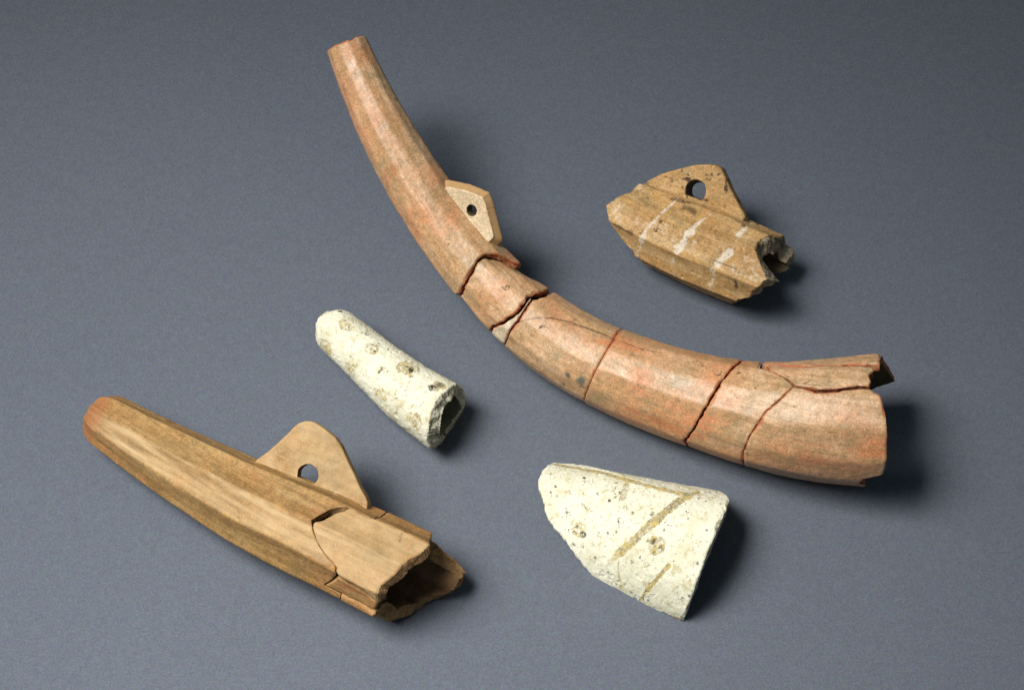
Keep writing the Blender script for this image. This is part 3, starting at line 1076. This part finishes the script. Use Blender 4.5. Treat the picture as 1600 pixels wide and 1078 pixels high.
dk3 = [(Cc.p3(p), w) for p, w in (([(1070, 325), (1085, 332)], .0022), ([(960, 350), (985, 365)], .0016), ([(1110, 405), (1150, 420)], .0005),
                                  ([(1050, 312), (1075, 318)], .0015))]


def masksC(P, S, TH):
    nz = fbm(P * 240, 25, 3)
    a = np.zeros(S.shape)
    for l, w, am in wb3:
        a = np.maximum(a, am * (1 - sstep(w * 0.55, w * 1.25, seg_dist(P, l) + w * 0.75 * nz)))
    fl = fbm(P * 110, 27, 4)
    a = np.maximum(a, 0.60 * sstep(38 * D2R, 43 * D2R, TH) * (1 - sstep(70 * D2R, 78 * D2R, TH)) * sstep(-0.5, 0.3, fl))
    b = 0.8 * sstep(0.36, 0.5, fbm(P * 260, 29, 3)) * sstep(-0.1, 0.3, fl)
    for l, w in dk3:
        b = np.maximum(b, 0.7 * (1 - sstep(w * 0.3, w * 1.5, seg_dist(P, l) + w * 1.1 * nz)))
    return a, b


lC = Cc.uvs([(1012, 281), (985, 300), (960, 312), (946, 320), (949, 335), (957, 355), (972, 375), (990, 395)])
lCs = lC[np.argsort(lC[:, 1])]


def leftC(th):
    a = np.concatenate([[-90 * D2R], lCs[:, 1], [200 * D2R, 270 * D2R]])
    b = np.concatenate([[lCs[0, 0] + .004], lCs[:, 0], [lCs[-1, 0] + .003, lCs[0, 0] + .004]])
    th = np.asarray(th, float)
    return np.interp(th, a, b) + 0.0012 * n1(th * 25 * .26 * 20, 34, 4, 0.6)


rCf = Cc.uvs([(1142, 474), (1155, 469), (1172, 466), (1178, 455), (1188, 446), (1199, 437), (1194, 424), (1187, 408), (1181, 392),
              (1184, 379), (1195, 371), (1214, 370)])
rCb = Cc.uvs([(1229, 384), (1240, 389), (1241, 400), (1237, 412), (1222, 420), (1200, 428)], True)
rC = np.concatenate([rCf, rCb])
rC[:, 1] = np.where(rC[:, 1] > 271 * D2R, rC[:, 1] - 2 * math.pi, rC[:, 1])
rC = rC[np.argsort(rC[:, 1])]


def rightC(th):
    a = np.concatenate([rC[:, 1] - 2 * math.pi, rC[:, 1], rC[:, 1] + 2 * math.pi])
    b = np.concatenate([rC[:, 0]] * 3)
    th = np.asarray(th, float)
    return np.interp(th, a, b) + 0.0013 * n1(th * 25 * .26 * 20, 35, 4, 0.6)


S, TH = band(Cc, leftC, rightC, -90, 270, 0, 0, 0.0006)
shard('body', Cc, S, TH, 0.0118, matsC, fragC, dispC, masksC, 0.0008, 75, True, rough=0.0018, slant=0.0058)

fr, Tl, Yl, Nl = frame_lug(Cc, 1095, 330, 143, 0.0045)
O = on_plane(1087, 298, fr, Nl)
outl = [pl(*p) for p in ((1008, 284), (1035, 271), (1060, 264), (1080, 259), (1100, 257), (1118, 258), (1127, 264), (1133, 276),
                         (1141, 295), (1152, 315), (1166, 340), (1150, 375), (1100, 358), (1050, 338), (1010, 315))]


def masksLC(P):
    nz = fbm(P * 300, 95, 3)
    sp = fbm(P * 420, 97, 3)
    return np.zeros(P.shape[:2]), 0.95 * sstep(0.14, 0.3, nz) * sstep(-0.15, 0.15, sp)


lug_plate('lug', O - Nl * 0.006, Tl, Yl, Nl, outl, 0.0068, 0.012, [M_fragC, M_fragC_in], fragC, bevel=0.0018, seed=7, masks=masksLC,
          hole_taper=0.75)

# ================================================================== small white tube
Dt = Tube([(512, 506, 70, None), (560, 545, 76, None), (604, 587, 90, None), (650, 625, 100, None), (692, 650, 108, None)],
          facets=0, seed=21, smooth=0.02)
Dt.endround = (0.009, 0.26)
tubeD = thing('tube_fragment', 'small cream-white clay tube with faded brown ring marks and a gritty open end', 'tube fragment', base_of(Dt))
matsD = [M_white, M_white_brk, M_white_in]
ringsD = [(542, 507, 1.0), (580, 546, 1.0), (637, 576, 1.0), (684, 603, 1.0), (509, 543, .8), (549, 580, .75), (596, 617, .8), (646, 660, .9)]
rd3 = [(Dt.p3([(x, y)])[0], a) for x, y, a in ringsD]
dkD = [(Dt.p3([p])[0], r) for p, r in (((606, 546), .0013), ((641, 579), .0020), ((584, 549), .0014), ((674, 606), .0024), ((688, 601), .0024),
                                       ((544, 511), .0011), ((634, 573), .0010), ((531, 487), .0014))]


def disp_white(S, TH, P):
    n = fbm(P * 380, 92, 3)
    return (0.0006 * fbm(P * 70, 19, 3) + 0.00028 * n - 0.0006 * sstep(0.42, 0.62, fbm(P * 330, 94, 2))
            + 0.00015 * fbm(P * 900, 95, 2))


def masksD(P, S, TH):
    a = np.zeros(S.shape)
    b = np.zeros(S.shape)
    nz = fbm(P * 330, 41, 3)
    for k, (p, am) in enumerate(rd3):
        d = np.linalg.norm(P - p, axis=-1) * (1.0 + 0.22 * math.sin(k * 2.4)) + 0.0008 * fbm(P * 90 + k, 47, 2)
        ringm = np.exp(-((d - 0.0042 + 0.0016 * nz) / 0.0016) ** 2) * sstep(-0.8, 0.0, fbm(P * 140, 43, 2)) * 1.2
        a = np.maximum(a, am * np.maximum(ringm * 0.75, 0.95 * (1 - sstep(0.001, 0.0055, d + .0034 * nz))))
    for p, r in dkD:
        d = np.linalg.norm(P - p, axis=-1)
        b = np.maximum(b, 1 - sstep(r * 0.4, r, d + 0.9 * r * nz))
    return a, b


lD = lambda th: -0.0045 + 0.0005 * n1(np.asarray(th) * 4, 66, 3)
rDf = Dt.uvs([(672, 699), (667, 688), (669, 672), (673, 655), (677, 638), (686, 621), (700, 609), (717, 601)])
rDb = Dt.uvs([(727, 616), (728, 632), (716, 655), (700, 678), (688, 694)], True)
rD = np.concatenate([rDf, rDb])
rD[:, 1] = np.where(rD[:, 1] > 271 * D2R, rD[:, 1] - 2 * math.pi, rD[:, 1])
rD = rD[np.argsort(rD[:, 1])]


def rightD(th):
    a = np.concatenate([rD[:, 1] - 2 * math.pi, rD[:, 1], rD[:, 1] + 2 * math.pi])
    b = np.concatenate([rD[:, 0]] * 3)
    th = np.asarray(th, float)
    return np.interp(th, a, b) + 0.0013 * n1(th * 20 * .26 * 28, 36, 4, 0.6)


S, TH = band(Dt, lD, rightD, -90, 270, 0, 0, 0.0005)
shard('body', Dt, S, TH, lambda S, TH: 0.0064 + 0.0040 * np.maximum(0, np.cos(TH + 35 * D2R)) ** 1.5, matsD, tubeD, disp_white, masksD, 0.0009, 76, True, rough=0.0018, slant=0.0042)

# ================================================================== white bell sherd
E = Tube([(826, 797, 160, -.021), (965, 838, 197, -.013), (1104, 880, 230, -.005)], facets=0, seed=25)
sherdE = thing('bell_fragment', 'cream-white curved clay sherd with brown stripes and two small dark circles', 'sherd', base_of(E))
front_e = E.uvs([(841, 748), (842, 764), (849, 790), (856, 812), (868, 830), (882, 846), (897, 866), (912, 886), (930, 905), (946, 919),
                 (962, 932), (977, 941), (990, 948), (1012, 952), (1032, 957), (1050, 966), (1066, 973)])
rim_e = E.uvs([(1066, 973), (1085, 920), (1098, 882), (1112, 848), (1124, 818), (1135, 795), (1140, 778)])
rim_e = rim_e[np.argsort(rim_e[:, 1])]
sr = rim_e[-1, 0]
rim_e = np.concatenate([rim_e, [[sr - .010, 150 * D2R], [sr - .028, 175 * D2R]]])
lf_e = np.concatenate([[front_e[0]], E.uvs([(846, 738), (853, 730), (863, 723)])])
sl_ = lf_e[-1, 0]
lf_e = np.concatenate([lf_e, [[sl_ + .004, 150 * D2R], [sl_ + .012, 162 * D2R]]])
bk_e = np.array([lf_e[-1], [sl_ + .05, 172 * D2R], rim_e[-1]])
S, TH = coons(E, lf_e, rim_e, front_e, bk_e, 0.0008, 91, step=0.00062, amps=(0.0013, 0.0006, 0.0015, 0.0006))

bandsE = [([(868, 726), (890, 730), (925, 737), (955, 745), (985, 753), (1015, 761), (1045, 769), (1072, 776)], .0023, 1.0),
          ([(1076, 776), (1062, 783), (1046, 795), (1030, 808), (1015, 820)], .0034, 1.0),
          ([(1015, 820), (1000, 835), (985, 849), (968, 864)], .0032, .9),
          ([(980, 757), (976, 768), (972, 780)], .0022, .75), ([(968, 792), (966, 805), (967, 825)], .0007, .75),
          ([(1045, 883), (1030, 899), (1012, 921), (993, 946)], .0016, 1.05),
          ([(968, 866), (966, 890), (970, 915), (966, 932)], .0008, .75), ([(968, 864), (955, 878)], .0026, .6), ([(975, 750), (968, 735)], .0018, .6),
          ([(1092, 770), (1075, 776)], .0025, .8), ([(905, 770), (925, 776)], .0012, .5), ([(1085, 772), (1115, 778)], .0022, .6),
          ([(1045, 962), (1060, 966)], .0015, .9)]
be3 = [(E.p3(p), w, a) for p, w, a in bandsE]
ce3 = [(E.p3([(905, 827)])[0], .0050, .85), (E.p3([(1026, 851)])[0], .0060, 1.0)]
dkE = [(E.p3([p])[0], r) for p, r in (((1021, 846), .0027), ((1030, 857), .0020), ((912, 835), .0024), ((902, 822), .0014), ((1019, 803), .0015), ((912, 747), .0012),
                                      ((963, 830), .0010), ((973, 816), .0008), ((1037, 828), .0011), ((1052, 876), .0008), ((950, 893), .0008),
                                      ((1104, 828), .0012), ((1076, 930), .0014),
      ((952, 782), .0010), ((988, 802), .0010), ((1014, 883), .0010), ((992, 929), .0010), ((1012, 937), .0012), ((1102, 783), .0010),
      ((896, 849), .0010), ((1108, 769), .0010), ((868, 760), .0011), ((860, 769), .0009), ((1075, 810), .0009), ((950, 832), .0010),
      ((920, 752), .0009), ((1000, 870), .0008), ((930, 870), .0008), ((1090, 880), .0010), ((885, 800), .0008))]


def masksE(P, S, TH):
    nz = fbm(P * 240, 45, 3)
    a = np.zeros(S.shape)
    for l, w, am in be3:
        a = np.maximum(a, am * (1 - sstep(w * 0.7, w * 1.15, seg_dist(P, l) + w * 0.5 * nz)))
    for p, r, am in ce3:
        d = np.linalg.norm(P - p, axis=-1)
        a = np.maximum(a, am * np.maximum(0.72 * (1 - sstep(r * .85, r * 1.0, d + .3 * r * nz)),
                                          0.85 * np.exp(-((d - r * .8 + .1 * r * nz) / (r * .22)) ** 2)))
    b = np.zeros(S.shape)
    for p, r in dkE:
        d = np.linalg.norm(P - p, axis=-1)
        b = np.maximum(b, 1 - sstep(r * 0.4, r, d + 0.9 * r * nz))
    return a, b


ridgeE = E.p3([(872, 722), (890, 726), (925, 733), (955, 742), (985, 750), (1015, 759), (1045, 768), (1068, 774)])


def dispE(S, TH, P):
    d = seg_dist(P, ridgeE)
    return disp_white(S, TH, P) + 0.0016 * np.exp(-d / 0.006)


shard('body', E, S, TH, 0.0055, matsD, sherdE, dispE, masksE, 0.0006, 77, False, rough=0.0009)
